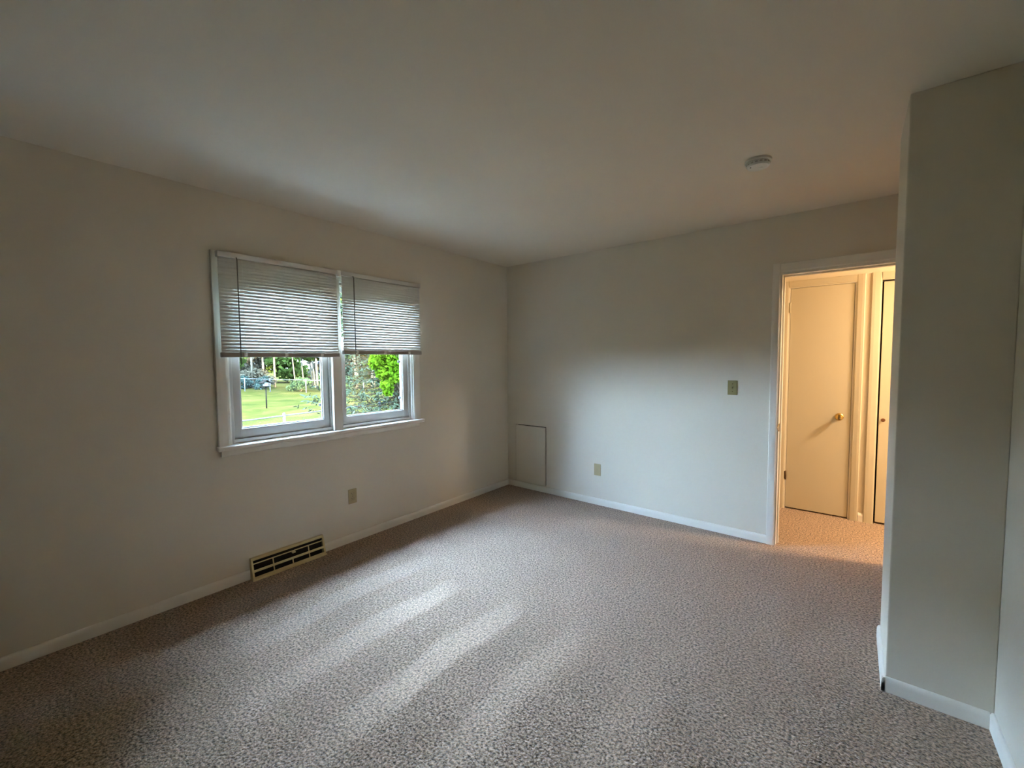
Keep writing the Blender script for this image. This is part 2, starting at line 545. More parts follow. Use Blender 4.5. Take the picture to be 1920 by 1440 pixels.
box('door_stop', (DX0 + 0.016, 0.045, DZ - 0.027), (DX1 - 0.016, 0.078, DZ - 0.016), 'trim_paint', dc, 0.002)
sp = box('strike_plate', (DX0 + 0.0155, 0.004, 0.862), (DX0 + 0.0175, 0.032, 0.922), 'brass', dc, 0.0005)
sp['label'] = 'brass strike plate on the jamb'
bm = bmesh.new()
add_tube(bm, [Vector((DX0 + 0.016, -0.001, 0.868)) - dc.location, Vector((DX0 + 0.012, -0.010, 0.880)) - dc.location, Vector((DX0 + 0.010, -0.013, 0.892)) - dc.location, Vector((DX0 + 0.012, -0.010, 0.904)) - dc.location, Vector((DX0 + 0.016, -0.001, 0.916)) - dc.location], 0.0025, 6)
lip = from_bm('strike_lip', bm, 'brass', dc, True); lip['label'] = 'curved brass lip of the strike plate'

# ------------------------------------------------------------------ window trim
wt = empty('trim_window', (0, -2.0225, 0.87), 'painted casing, mullion, stool and apron around the double window', 'window trim', kind='structure')
def wcas(w, t): return [(0, 0), (w, 0), (w, t * 0.6), (w * 0.8, t * 0.8), (w * 0.3, t), (w * 0.06, t), (0, t * 0.85)]
prism('casing_leg', [(p[1], -2.80 + p[0]) for p in wcas(0.066, 0.018)], 'z', 0.893, 2.085, 'trim_paint', wt)
prism('casing_leg', [(p[1], -1.247 - p[0]) for p in wcas(0.069, 0.018)], 'z', 0.893, 2.085, 'trim_paint', wt)
prism('casing_head', [(p[1], 2.085 - p[0]) for p in wcas(0.066, 0.0175)], 'y', -2.733, -1.317, 'trim_paint', wt)
box('mullion_casing', (-0.012, -2.058, 0.893), (0.019, -1.988, 2.02), 'trim_paint', wt, 0.003)
st = box('stool', (-0.03, -2.812, 0.866), (0.046, -1.222, 0.893), 'trim_paint', wt, 0.007, 3)
prism('apron', [(0, 0.826), (0.010, 0.826), (0.014, 0.832), (0.014, 0.866), (0, 0.866)], 'y', -2.788, -1.262, 'trim_paint', wt)
box('jamb', (-0.15, WY0, WZ0), (0.0, WY0 + 0.012, WZ1), 'trim_paint', wt, 0.001)
box('jamb', (-0.15, WY1 - 0.012, WZ0), (0.0, WY1, WZ1), 'trim_paint', wt, 0.001)
box('jamb_head', (-0.15, WY0 + 0.012, WZ1 - 0.012), (0.0, WY1 - 0.012, WZ1), 'trim_paint', wt, 0.001)
box('sill', (-0.20, WY0 + 0.012, WZ0 - 0.03), (-0.03, WY1 - 0.012, WZ0 + 0.004), 'trim_paint', wt, 0.002)
box('mullion_post', (-0.15, -2.045, WZ0), (-0.012, -2.000, WZ1), 'trim_paint', wt, 0.001)

def frame_mesh(name, y0, y1, z0, z1, w, x0, x1, parent, m='vinyl', wb_=None, bev=0.003):
    wb_ = w if wb_ is None else wb_
    off = parent_offset(parent)
    bm = bmesh.new()
    f = lambda lo, hi: add_box(bm, [lo[i] - off[i] for i in range(3)], [hi[i] - off[i] for i in range(3)], bev)
    f((x0, y0, z0), (x1, y0 + w, z1)); f((x0, y1 - w, z0), (x1, y1, z1))
    f((x0, y0 + w - bev, z0), (x1 - 0.0004, y1 - w + bev, z0 + wb_)); f((x0, y0 + w - bev, z1 - w), (x1 - 0.0004, y1 - w + bev, z1))
    return from_bm(name, bm, m, parent)

def window_unit(name, y0, y1, label):
    e = empty(name, (-0.06, (y0 + y1) / 2, WZ0), label, 'window', kind='structure')
    zb, zt = WZ0 + 0.004, WZ1 - 0.012
    frame_mesh('window_frame', y0, y1, zb, zt, 0.022, -0.125, -0.020, e, wb_=0.022)
    # lower sash
    s = frame_mesh('sash', y0 + 0.022, y1 - 0.022, zb + 0.022, 1.545, 0.046, -0.066, -0.034, e, wb_=0.062)
    bead_y0, bead_y1 = y0 + 0.068, y1 - 0.068
    frame_mesh('glazing_bead', bead_y0 - 0.002, bead_y1 + 0.002, zb + 0.080, 1.501, 0.009, -0.055, -0.043, s, wb_=0.012, bev=0.002)
    p = box('pane', (-0.053, bead_y0, zb + 0.083), (-0.049, bead_y1, 1.502), 'pane_glass', s)
    # upper sash, set further out, behind the blind
    s2 = frame_mesh('sash', y0 + 0.022, y1 - 0.022, 1.507, zt - 0.022, 0.046, -0.104, -0.072, e, wb_=0.04)
    box('pane', (-0.091, y0 + 0.066, 1.545), (-0.087, y1 - 0.066, zt - 0.066), 'pane_glass', s2)
    # outer storm frame with dark clips on the far side
    of = frame_mesh('screen_frame', y0 + 0.022, y1 - 0.022, zb + 0.022, zt - 0.022, 0.018, -0.122, -0.110, e, wb_=0.018)
    for z in (1.405, 1.085):
        c = box('clip', (-0.112, y1 - 0.066, z - 0.010), (-0.098, y1 - 0.036, z + 0.010), 'dark_rubber', of, 0.003)
        c['label'] = 'small dark clip on the outer frame'
    return e
window_unit('window_1', WY0 + 0.012, -2.045, 'white vinyl window unit over the lawn and woods, nearer the viewer')
window_unit('window_2', -2.000, WY1 - 0.012, 'white vinyl window unit showing the spruce, nearer the room corner')

# ------------------------------------------------------------------ blinds
def slat_mesh(width):
    w, n, t, camber = 0.025, 6, 0.0005, 0.0022
    top, bot = [], []
    for i in range(n + 1):
        s = i / n - 0.5
        top.append((s * w, camber * (1 - 4 * s * s) + t))
        bot.append((s * w, camber * (1 - 4 * s * s)))
    poly = top + bot[::-1]
    bm = bmesh.new()
    add_prism(bm, poly, 'y', -width / 2, width / 2)
    bmesh.ops.recalc_face_normals(bm, faces=bm.faces)
    me = bpy.data.meshes.new('slat'); bm.to_mesh(me); bm.free()
    me.materials.append(M['slat_white'])
    return me

TILT = -70.0     # room-side edge down
def blind(y0, y1, zbot, wand_y, cords, label):
    yc = (y0 + y1) / 2
    xb = 0.044
    e = empty('mini_blind', (xb, yc, 2.05), label, 'blind', 'raised mini blinds at the window')
    hr = box('headrail', (0.0195, y0, 2.046), (0.060, y1, 2.080), 'slat_white', e, 0.003)
    me = slat_mesh(y1 - y0 - 0.006)
    top, pitch = 2.034, 0.0203
    n = int((top - (zbot + 0.036)) / pitch)
    for i in range(n + 1):
        o = bpy.data.objects.new('slat', me)
        C.objects.link(o)
        o.parent = e
        o.location = (0, 0, top - i * pitch - 2.05)
        t = TILT + random.uniform(-1.2, 1.2)
        o.rotation_euler = (0, R(-t), 0)
    br = box('bottom_rail', (xb - 0.016, y0, zbot - 0.002), (xb + 0.016, y1, zbot + 0.029), 'rail_taupe', e, 0.005, 3)
    br['label'] = 'dark bottom rail of the blind'
    for k, cy in enumerate(cords):
        for dx in (-0.0115, 0.0115):
            tube('ladder_cord', [(xb + dx, cy, zbot + 0.02), (xb + dx, cy, 2.05)], 0.0008, 'cord_white', e, 5)
        box('cord_clip', (xb + 0.0155, cy - 0.010, zbot + 0.004), (xb + 0.0175, cy + 0.010, zbot + 0.024), 'cord_white', br, 0.001)
    wd = tube('tilt_wand', [(xb + 0.020, wand_y, 2.050), (xb + 0.030, wand_y, 2.035), (xb + 0.030, wand_y, 1.395)], 0.0035, 'wand_plastic', e, 6)
    wd['label'] = 'dark thin tilt wand'
    return e
blind(-2.776, -2.022, 1.444, -2.678, (-2.645, -2.40, -2.157), 'half-raised white slatted blind over the window by the lawn view')
blind(-1.987, -1.257, 1.466, -1.902, (-1.876, -1.63, -1.39), 'half-raised white slatted blind over the window nearer the corner')
# little hold-down bracket between the blinds
br = box('blind_bracket', (0.0195, -2.0155, 2.036), (0.058, -1.9935, 2.083), 'trim_paint', None, 0.003)
tag(br, 'small white blind bracket between the two headrails', 'bracket')

# ------------------------------------------------------------------ register
rg = empty('floor_register', (0.0, (REG0 + REG1) / 2, 0.0), 'beige metal baseboard register with open grille below the window', 'register')
def reg_x(z): return 0.058 - 0.034 * (z / 0.134)
def reg_bar(name, z0, z1, ya=REG0 + 0.004, yb=REG1 - 0.004, t=0.003, inset=0.0, parent=None, m='beige_enamel'):
    return prism(name, [(reg_x(z0) - inset, z0), (reg_x(z1) - inset, z1), (reg_x(z1) - t - inset, z1), (reg_x(z0) - t - inset, z0)], 'y', ya, yb, m, parent or rg)
prism('end_cap', [(0.001, 0.001), (reg_x(0.001) + 0.002, 0.001), (reg_x(0.134), 0.134), (0.001, 0.134)], 'y', REG0, REG0 + 0.004, 'beige_enamel', rg)
prism('end_cap', [(0.001, 0.001), (reg_x(0.001) + 0.002, 0.001), (reg_x(0.134), 0.134), (0.001, 0.134)], 'y', REG1 - 0.004, REG1, 'beige_enamel', rg)
prism('back_plate', [(0.001, 0.0), (0.004, 0.0), (0.004, 0.132), (0.001, 0.132)], 'y', REG0 + 0.004, REG1 - 0.004, 'dark_cavity', rg)
prism('top_rail', [(0.001, 0.134), (0.001, 0.137), (0.022, 0.137), (reg_x(0.122), 0.122), (reg_x(0.122) - 0.003, 0.122), (0.020, 0.134)], 'y', REG0, REG1, 'beige_enamel', rg)
reg_bar('damper_bar', 0.098, 0.104, inset=0.003)
reg_bar('middle_rail', 0.050, 0.064)
reg_bar('bottom_rail', 0.001, 0.022)
prism('bottom_lip', [(reg_x(0.0) - 0.002, 0.001), (reg_x(0.0) + 0.008, 0.001), (reg_x(0.0) + 0.004, 0.008), (reg_x(0.006), 0.010)], 'y', REG0 - 0.003, REG1 + 0.004, 'beige_enamel', rg)
for t in (0.27, 0.525, 0.76):
    yy = REG0 + t * (REG1 - REG0)
    reg_bar('upright', 0.022, 0.050, yy - 0.0035, yy + 0.0035)
    if t != 0.525: reg_bar('upright', 0.064, 0.098, yy - 0.0035, yy + 0.0035)
reg_bar('stile', 0.022, 0.122, REG0 + 0.004, REG0 + 0.011)
reg_bar('stile', 0.022, 0.122, REG1 - 0.011, REG1 - 0.004)
yy = REG0 + 0.545 * (REG1 - REG0)
lv = box('damper_lever', (0.026, yy - 0.010, 0.088), (0.045, yy + 0.012, 0.097), 'beige_enamel', rg, 0.002)

# ------------------------------------------------------------------ outlets and switch
def wall_plate(name, origin, right, label, cat, m, kind):
    """origin: plate centre on the wall; right: unit vector along the wall; normal = into the room"""
    e = empty(name, origin, label, cat)
    rt = Vector(right); up = Vector((0, 0, 1)); nrm = rt.cross(up)
    mtx = Matrix((rt, nrm, up)).transposed()      # local x=right, y=normal, z=up
    def lb(nm, lo, hi, mm, bev=0.0, par=None):
        bm = bmesh.new(); add_box(bm, lo, hi, bev)
        bmesh.ops.transform(bm, matrix=mtx.to_4x4(), verts=bm.verts)
        return from_bm(nm, bm, mm, par or e)
    def disc(nm, x, z, r, t0, t1, mm, n=14, par=None):
        c = Vector(origin) + mtx @ Vector((x, 0, z))
        return lathe(nm, [(r, t0), (r, t1 - 0.0004), (r * 0.8, t1), (0, t1)], c, nrm, mm, par or e, n)
    pl = lb('cover_plate', (-0.035, 0.0003, -0.057), (0.035, 0.0055, 0.057), m, 0.002)
    if kind == 'outlet':
        for s in (-1, 1):
            f = lb('receptacle', (-0.0165, 0.004, s * 0.0195 - 0.0142), (0.0165, 0.0072, s * 0.0195 + 0.0142), m, 0.004)
            lb('slot', (-0.0088, 0.007, s * 0.0195 - 0.001), (-0.0062, 0.0077, s * 0.0195 + 0.0085), 'slot_dark', 0, f)
            lb('slot', (0.0062, 0.007, s * 0.0195 + 0.000), (0.0084, 0.0077, s * 0.0195 + 0.0080), 'slot_dark', 0, f)
            disc('ground_hole', 0, s * 0.0195 - 0.0070, 0.0027, 0.0070, 0.0078, 'slot_dark', 10, f)
        disc('screw', 0, 0, 0.003, 0.005, 0.0066, 'hinge_dark', 10)
    elif kind == 'switch':
        tg = lb('toggle_frame', (-0.006, 0.005, -0.0125), (0.006, 0.0066, 0.0125), m, 0.0006)
        bm = bmesh.new(); add_prism(bm, [(0.005, -0.008), (0.005, 0.008), (0.019, 0.011), (0.019, 0.006)], 'x', -0.004, 0.004)
        bmesh.ops.transform(bm, matrix=mtx.to_4x4(), verts=bm.verts)
        from_bm('toggle', bm, m, tg)
        for s in (-1, 1): disc('screw', 0, s * 0.0302, 0.003, 0.005, 0.0066, 'hinge_dark', 10)
    else:
        disc('jack', 0, 0, 0.007, 0.005, 0.008, m, 14)
        for s in (-1, 1): disc('screw', 0, s * 0.042, 0.003, 0.005, 0.0064, m, 10)
    return e
wall_plate('wall_outlet', (0.0, -1.923, 0.358), (0, 1, 0), 'almond duplex outlet low on the window wall near the register', 'outlet', 'almond_plastic', 'outlet')
wall_plate('cable_plate', (1.121, 0.0, 0.343), (1, 0, 0), 'almond cable cover plate low on the end wall', 'wall plate', 'almond_plastic', 'jack')
wall_plate('light_switch', (2.290, 0.0, 1.180), (1, 0, 0), 'dark bronze toggle switch plate beside the doorway', 'light switch', 'bronze_plate', 'switch')

# ------------------------------------------------------------------ smoke detector
sx, sy = 2.605, -1.085
sd = empty('smoke_detector', (sx, sy, H), 'round white smoke detector on the ceiling near the doorway', 'smoke detector')
lathe('mount_base', [(0.062, 0.0), (0.062, 0.010), (0.059, 0.012)], (sx, sy, H), (0, 0, -1), 'detector_plastic', sd, 40)
bd = lathe('body', [(0.050, 0.010), (0.054, 0.014), (0.054, 0.026), (0.049, 0.034), (0.036, 0.038), (0, 0.039)], (sx, sy, H), (0, 0, -1), 'detector_plastic', sd, 40)
for k in range(16):
    a = 2 * math.pi * k / 16
    c, s_ = math.cos(a), math.sin(a)
    bm = bmesh.new(); add_box(bm, (-0.006, -0.0012, -0.024), (0.006, 0.0012, -0.018))
    bmesh.ops.transform(bm, matrix=Matrix.Translation((c * 0.054, s_ * 0.054, 0)) @ Matrix.Rotation(a + math.pi / 2, 4, 'Z'), verts=bm.verts)
    from_bm('vent_slot', bm, 'vent_grey', bd)
lathe('test_button', [(0.010, 0.038), (0.010, 0.0405), (0, 0.041)], (sx + 0.012, sy, H), (0, 0, -1), 'detector_plastic', bd, 20)
lathe('indicator_hole', [(0.004, 0.034), (0.004, 0.0375), (0, 0.0376)], (sx - 0.030, sy - 0.026, H), (0, 0, -1), 'slot_dark', bd, 12)

# ------------------------------------------------------------------ hall doors
d1 = empty('door_1', (2.788, HY, 0), 'plain cream slab door with brass knob across the hall', 'door', kind='structure')
sl = box('slab', (2.560, HY + 0.004, 0.012), (3.016, HY + 0.040, 2.040), 'door_paint', d1, 0.002)
box('jamb', (2.545, HY - 0.002, 0.0), (2.5575, HY + 0.12, 2.052), 'trim_paint', d1)
box('jamb', (3.0185, HY - 0.002, 0.0), (3.030, HY + 0.12, 2.052), 'trim_paint', d1)
box('jamb_head', (2.5575, HY - 0.002, 2.0425), (3.0185, HY + 0.12, 2.052), 'trim_paint', d1)
for z0, z1, mm in ((1.825, 1.912, 'door_paint'), (0.278, 0.352, 'hinge_dark')):
    h = box('hinge', (2.540, HY - 0.008, z0), (2.562, HY + 0.0038, z1), mm, d1, 0.002)
    tube('hinge_pin', [(2.5588, HY - 0.008, z0 - 0.004), (2.5588, HY - 0.008, z1 + 0.004)], 0.0055, mm, h, 10)
kb = lathe('knob', [(0.031, 0.0), (0.031, 0.003), (0.026, 0.008), (0.012, 0.011), (0.011, 0.026), (0.019, 0.032), (0.027, 0.042), (0.028, 0.052), (0.024, 0.060), (0.012, 0.0645), (0, 0.065)], (2.940, HY + 0.004, 0.892), (0, -1, 0), 'brass', d1, 28)
kb['label'] = 'round brass door knob'
box('latch_plate', (3.0165, HY + 0.002, 0.865), (3.0185, HY + 0.03, 0.915), 'hinge_dark', d1)
def hall_casing(name, x0, x1, zt, w, label, head_only_right=False):
    e = empty(name, (x0, HY, 0), label, 'door trim', kind='structure')
    t = 0.016
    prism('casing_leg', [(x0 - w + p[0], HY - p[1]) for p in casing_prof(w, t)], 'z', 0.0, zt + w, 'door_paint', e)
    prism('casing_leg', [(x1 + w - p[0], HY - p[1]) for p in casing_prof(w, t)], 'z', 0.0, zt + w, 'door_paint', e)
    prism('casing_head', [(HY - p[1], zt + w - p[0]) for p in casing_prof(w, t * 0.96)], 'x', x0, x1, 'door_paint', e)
    return e
hall_casing('trim_hall_door', 2.547, 3.028, 2.049, 0.058, 'cream casing around the hall slab door with the brass knob')
hall_casing('trim_hall_closet', 3.190, 4.45, 2.042, 0.066, 'cream casing around the hall closet door at the stub edge')
d2 = empty('door_2', (3.82, HY, 0), 'cream folding closet door with small dark knob in the hall', 'door', kind='structure')
for k in range(4):
    x0 = 3.202 + k * 0.3105
    box('leaf', (x0, HY + 0.012, 0.016), (x0 + 0.3085, HY + 0.042, 2.030), 'door_paint', d2, 0.002)
k2 = lathe('knob', [(0.006, 0.0), (0.006, 0.008), (0.013, 0.014), (0.015, 0.020), (0.012, 0.026), (0, 0.028)], (3.228, HY + 0.012, 0.888), (0, -1, 0), 'knob_brown', d2, 18)
k2['label'] = 'small dark round knob'

# hall ceiling lamp (out of the picture to the right, lights the hall)
lx, ly = 4.40, 0.47
hl = empty('hall_ceiling_lamp', (lx, ly, H), 'round flush ceiling lamp that lights the hall beyond the doorway', 'ceiling lamp')
lathe('lamp_base', [(0.10, 0), (0.10, 0.018), (0.092, 0.024)], (lx, ly, H), (0, 0, -1), 'brass', hl, 32)
gm = bpy.data.materials.new('lamp_glow'); gm.use_nodes = True
g = gm.node_tree.nodes['Principled BSDF']
g.inputs['Base Color'].default_value = (0.9, 0.85, 0.75, 1)
g.inputs['Emission Color'].default_value = (1.0, 0.69, 0.40, 1)
g.inputs['Emission Strength'].default_value = 0.15
M['lamp_glow'] = gm
lathe('lamp_shade', [(0.14, 0.022), (0.15, 0.035), (0.135, 0.065), (0.09, 0.09), (0.04, 0.10), (0, 0.102)], (lx, ly, H), (0, 0, -1), 'lamp_glow', hl, 32)
pd = bpy.data.lights.new('lamp_bulb', 'AREA')
pd.shape = 'DISK'
pd.size = 0.26
pd.energy = 0.70
pd.color = (1.0, 0.74, 0.47)
pl = bpy.data.objects.new('lamp_bulb', pd)
C.objects.link(pl); pl.parent = hl; pl.location = (0, 0, -0.108)

# ------------------------------------------------------------------ outside: house, lawn, fences, woods
GZ = -1.2
ho = box('wall_house', (-0.15, -9.0, GZ), (0.0, YF - 0.12, 2.5), 'vinyl')
tag(ho, 'outside wall of the house beyond the room', 'wall', kind='structure')
ho2 = box('wall_house_far', (-0.15, HY + 0.3, GZ), (0.0, 9.0, 2.5), 'vinyl')
tag(ho2, 'outside wall of the house past the room corner', 'wall', kind='structure')
fnd = box('wall_foundation', (-0.15, YF - 0.12, GZ), (0.0, HY + 0.3, -0.2), 'vinyl')
tag(fnd, 'foundation wall below the window outside', 'wall', kind='structure')
rf = prism('roof', [(-0.6, 2.58), (-0.6, 2.68), (4.2, 4.35), (9.0, 2.68), (9.0, 2.58)], 'y', -9.4, 9.4, 'roof_shingle')
tag(rf, 'shingled roof of the house above the room', 'roof', kind='structure')

# lawn with a gentle swell
xs = np.concatenate([np.linspace(-0.15, -30, 30), np.linspace(-32, -120, 30)])
ys = np.linspace(-70, 90, 60)
def gz(x, y):
    d = max(0.0, -x - 18.0)
    return GZ + 0.006 * d + 0.10 * math.sin(0.21 * y + 0.13 * x) * min(1, max(0, (-x - 6) / 10)) + (0.012 * d if y < 11 else 0.012 * d * max(0, 1 - (y - 11) / 6))
verts = [(float(x), float(y), gz(x, y)) for x in xs for y in ys]
faces = [(i * 60 + j, (i + 1) * 60 + j, (i + 1) * 60 + j + 1, i * 60 + j + 1) for i in range(59) for j in range(59)]
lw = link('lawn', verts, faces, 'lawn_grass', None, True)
tag(lw, 'sunlit green lawn outside the window', 'lawn', kind='structure')

def leaves_mesh(name, pts, nrm, size, m, parent, aspect=0.6):
    """one leaf-shaped quad per point"""
    n = len(pts)
    off = np.array(parent_offset(parent))
    pts = pts - off
    a = rng.normal(size=(n, 3)); a -= nrm * (a * nrm).sum(1, keepdims=True); a /= np.linalg.norm(a, axis=1, keepdims=True) + 1e-9
    b = np.cross(nrm, a)
    s = size * rng.uniform(0.6, 1.3, size=(n, 1))
    V = np.empty((n, 4, 3))
    V[:, 0] = pts - a * s; V[:, 1] = pts + b * s * aspect; V[:, 2] = pts + a * s; V[:, 3] = pts - b * s * aspect
    me = bpy.data.meshes.new(name)
    me.vertices.add(n * 4); me.vertices.foreach_set('co', V.reshape(-1))
    me.loops.add(n * 4); me.loops.foreach_set('vertex_index', np.arange(n * 4, dtype=np.int32))
    me.polygons.add(n)
    me.polygons.foreach_set('loop_start', np.arange(0, n * 4, 4, dtype=np.int32))
    me.polygons.foreach_set('loop_total', np.full(n, 4, dtype=np.int32))
    me.update(); me.validate()
    me.materials.append(M[m])
    o = bpy.data.objects.new(name, me); C.objects.link(o)
    o.parent = parent
    return o

def blob_pts(center, radii, n, shell=0.5):
    d = rng.normal(size=(n, 3)); d /= np.linalg.norm(d, axis=1, keepdims=True)
    r = (shell + (1 - shell) * rng.random((n, 1))) ** 0.7
    p = np.array(center) + d * r * np.array(radii)
    nn = d + 0.9 * rng.normal(size=(n, 3)); nn /= np.linalg.norm(nn, axis=1, keepdims=True)
    return p, nn

def bush(name, c, radii, n, size, m, label, cat='bush', group=None):
    z0 = gz(c[0], c[1])
    e = empty(name, (c[0], c[1], z0), label, cat, group)
    P, N_ = [], []
    for k in range(9):
        q = rng.uniform(-0.6, 0.6, 3) * np.array(radii)
        p, nn = blob_pts((c[0] + q[0], c[1] + q[1], z0 + radii[2] * 0.75 + q[2]), np.array(radii) * rng.uniform(0.35, 0.6), n // 9, 0.4)
        P.append(p); N_.append(nn)
    P = np.concatenate(P); N_ = np.concatenate(N_)
    P[:, 2] = np.maximum(P[:, 2], z0 + 0.03)
    leaves_mesh('foliage', P, N_, size, m, e)
    bm = bmesh.new()
    for k in range(5):
        a = 2 * math.pi * k / 5
        add_tube(bm, [(0.05 * math.cos(a), 0.05 * math.sin(a), -0.02), (radii[0] * 0.3 * math.cos(a), radii[1] * 0.3 * math.sin(a), radii[2] * 0.9)], [0.025, 0.01], 5)
    from_bm('stems', bm, 'bark', e)['kind'] = 'stuff'
    return e

def wood_tree(x, y, h, r, lean, crown, m_leaf, label, bark='bark_pale', group='thin trees in the wood behind the far fence', n=1600):
    z0 = gz(x, y)
    e = empty('woodland_tree', (x, y, z0), label, 'tree', group)
    bm = bmesh.new()
    pts, rad = [], []
    for k in range(7):
        t = k / 6
        pts.append((lean[0] * t * h + 0.12 * math.sin(3 * t + x), lean[1] * t * h + 0.12 * math.sin(4 * t + y), t * h - 0.05 * (k == 0)))
        rad.append(r * (1 - 0.75 * t))
    add_tube(bm, pts, rad, 7)
    tr = from_bm('trunk', bm, bark, e, True)
    bm = bmesh.new()
    for k in range(6):
        t = random.uniform(0.35, 0.9); i = int(t * 6)
        b0 = Vector(pts[i]); a = random.uniform(0, 6.28); L_ = random.uniform(0.7, 1.6)
        add_tube(bm, [b0, b0 + Vector((math.cos(a) * L_ * .5, math.sin(a) * L_ * .5, 0.5)), b0 + Vector((math.cos(a) * L_, math.sin(a) * L_, 0.8))], [r * 0.35, r * 0.22, 0.01], 5)
    from_bm('branches', bm, bark, e, True)['kind'] = 'stuff'
    P, N_ = [], []
    for (fz, off, rr) in crown:
        p, nn = blob_pts((x + lean[0] * fz * h + off[0], y + lean[1] * fz * h + off[1], z0 + fz * h), (rr, rr, rr * 0.75), n // len(crown), 0.25)
        P.append(p); N_.append(nn)
    leaves_mesh('crown', np.concatenate(P), np.concatenate(N_), 0.22, m_leaf, e)
    return e

def fence(A, B, h, posts, label, rz=None, pr=0.035, mesh=0.09):
    A = Vector(A); B = Vector(B); L_ = (B - A).length; d = (B - A) / L_
    e = empty('chain_link_fence', A, label, 'fence')
    for t in posts:
        p = A + d * (t * L_)
        pz = gz(p.x, p.y)
        top = p.z + h
        tube('post', [(p.x, p.y, pz - 0.1), (p.x, p.y, top + 0.03)], pr, 'steel', e, 8)
        lathe('post_cap', [(pr * 1.15, 0), (pr * 1.15, 0.02), (pr * 0.6, 0.05), (0, 0.055)], (p.x, p.y, top + 0.025), (0, 0, 1), 'steel', e, 8)
    tube('top_rail', [A + Vector((0, 0, h)), B + Vector((0, 0, h))], pr * 0.45, 'steel', e, 6)
    # woven mesh of wires
    bm = bmesh.new()
    n = int(L_ / mesh)
    hh = h - 0.06
    kx = int(hh / mesh)
    for i in range(-kx, n):
        for sgn in (1, -1):
            u0 = i * mesh; u1 = u0 + hh
            a, b_ = (u0, u1)
            z0_, z1_ = (0.04, h) if sgn > 0 else (h, 0.04)
            if a < 0: z0_ += (z1_ - z0_) * (-a) / hh; a = 0
            if b_ > L_: z1_ -= (z1_ - z0_) * (b_ - L_) / hh; b_ = L_
            if b_ <= a: continue
            add_tube(bm, [d * a + Vector((0, 0, z0_)), d * b_ + Vector((0, 0, z1_))], 0.0012, 3, False)
    wm = from_bm('wire_mesh', bm, 'galvanised_wire', e)
    wm['kind'] = 'stuff'
    return e

# near fence across the yard and far fence by the woods
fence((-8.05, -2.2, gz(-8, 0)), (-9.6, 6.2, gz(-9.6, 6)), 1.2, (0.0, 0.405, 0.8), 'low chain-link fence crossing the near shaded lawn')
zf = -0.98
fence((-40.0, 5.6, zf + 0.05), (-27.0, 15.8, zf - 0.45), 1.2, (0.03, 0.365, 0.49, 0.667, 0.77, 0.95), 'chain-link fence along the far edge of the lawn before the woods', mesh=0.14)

# bird feeder on a pole
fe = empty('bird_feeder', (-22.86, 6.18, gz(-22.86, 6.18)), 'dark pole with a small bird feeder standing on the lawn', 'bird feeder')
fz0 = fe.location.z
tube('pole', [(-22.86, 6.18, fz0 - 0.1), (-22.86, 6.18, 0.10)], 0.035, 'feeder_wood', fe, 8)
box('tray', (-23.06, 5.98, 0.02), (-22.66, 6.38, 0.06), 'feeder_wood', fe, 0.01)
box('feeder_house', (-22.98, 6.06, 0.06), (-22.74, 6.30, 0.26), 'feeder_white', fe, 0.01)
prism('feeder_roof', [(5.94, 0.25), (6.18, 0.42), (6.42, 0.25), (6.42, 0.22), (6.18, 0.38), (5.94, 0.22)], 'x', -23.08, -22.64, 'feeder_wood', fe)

# woods
def U(a, b): return random.uniform(a, b)
fwd = Vector((-0.778, 0.628, 0))    # along the far fence towards the right of the view: other way
for k in range(26):
    t = k / 25
    bx = -44.5 + t * 17.5 + U(-0.5, 0.5)
    by = 8.0 + t * 11.0 + U(-0.5, 0.5)
    dd = U(0, 4.5)
    x, y = bx - 0.63 * dd, by + 0.77 * dd
    h = U(13.0, 16.5)
    crown = [(U(0.22, 0.27), (U(-0.6, 0.6), U(-0.6, 0.6)), U(0.7, 1.0)), (U(0.36, 0.44), (U(-0.9, 0.9), U(-0.9, 0.9)), 1.4), (0.58, (U(-0.9, 0.9), U(-0.9, 0.9)), 1.9), (0.78, (U(-1, 1), U(-1, 1)), 2.1), (0.94, (0, 0), 1.6)]
    lm = 'leaf_wood' if k % 4 else 'leaf_bush'
    wood_tree(x, y, h, U(0.06, 0.12), (U(-0.05, 0.05), U(-0.06, 0.03)), crown, lm, 'slender pale-trunked tree in the wood behind the far fence')
# unseen trees added along the back of the yard to block low sky light
for k in range(17):
    x, y = -43 + U(-2.5, 2.5), 6.5 - k * 1.75 + U(-0.5, 0.5)
    h = U(13.0, 16.5)
    crown = [(0.2, (U(-.6, .6), U(-.6, .6)), 1.5), (0.36, (U(-.6, .6), U(-.6, .6)), 1.9), (0.58, (U(-.9, .9), U(-.9, .9)), 2.2), (0.78, (0, 0), 2.2), (0.94, (0, 0), 1.6)]
    wood_tree(x, y, h, U(0.10, 0.16), (0, U(-0.02, 0.02)), crown, 'leaf_wood', 'unseen tall tree added along the back of the yard to block low sky light', group='added sky-blocking trees along the back of the yard', n=1500)
# one thicker dark trunk
wood_tree(-33.8, 16.4, 11, 0.30, (0.0, 0.02), [(0.6, (0, 0), 1.6), (0.8, (0.4, 0), 2.2), (0.95, (0, 0), 1.8)], 'leaf_wood', 'thick dark-trunked tree among the thin ones behind the far fence', bark='bark', group=None)
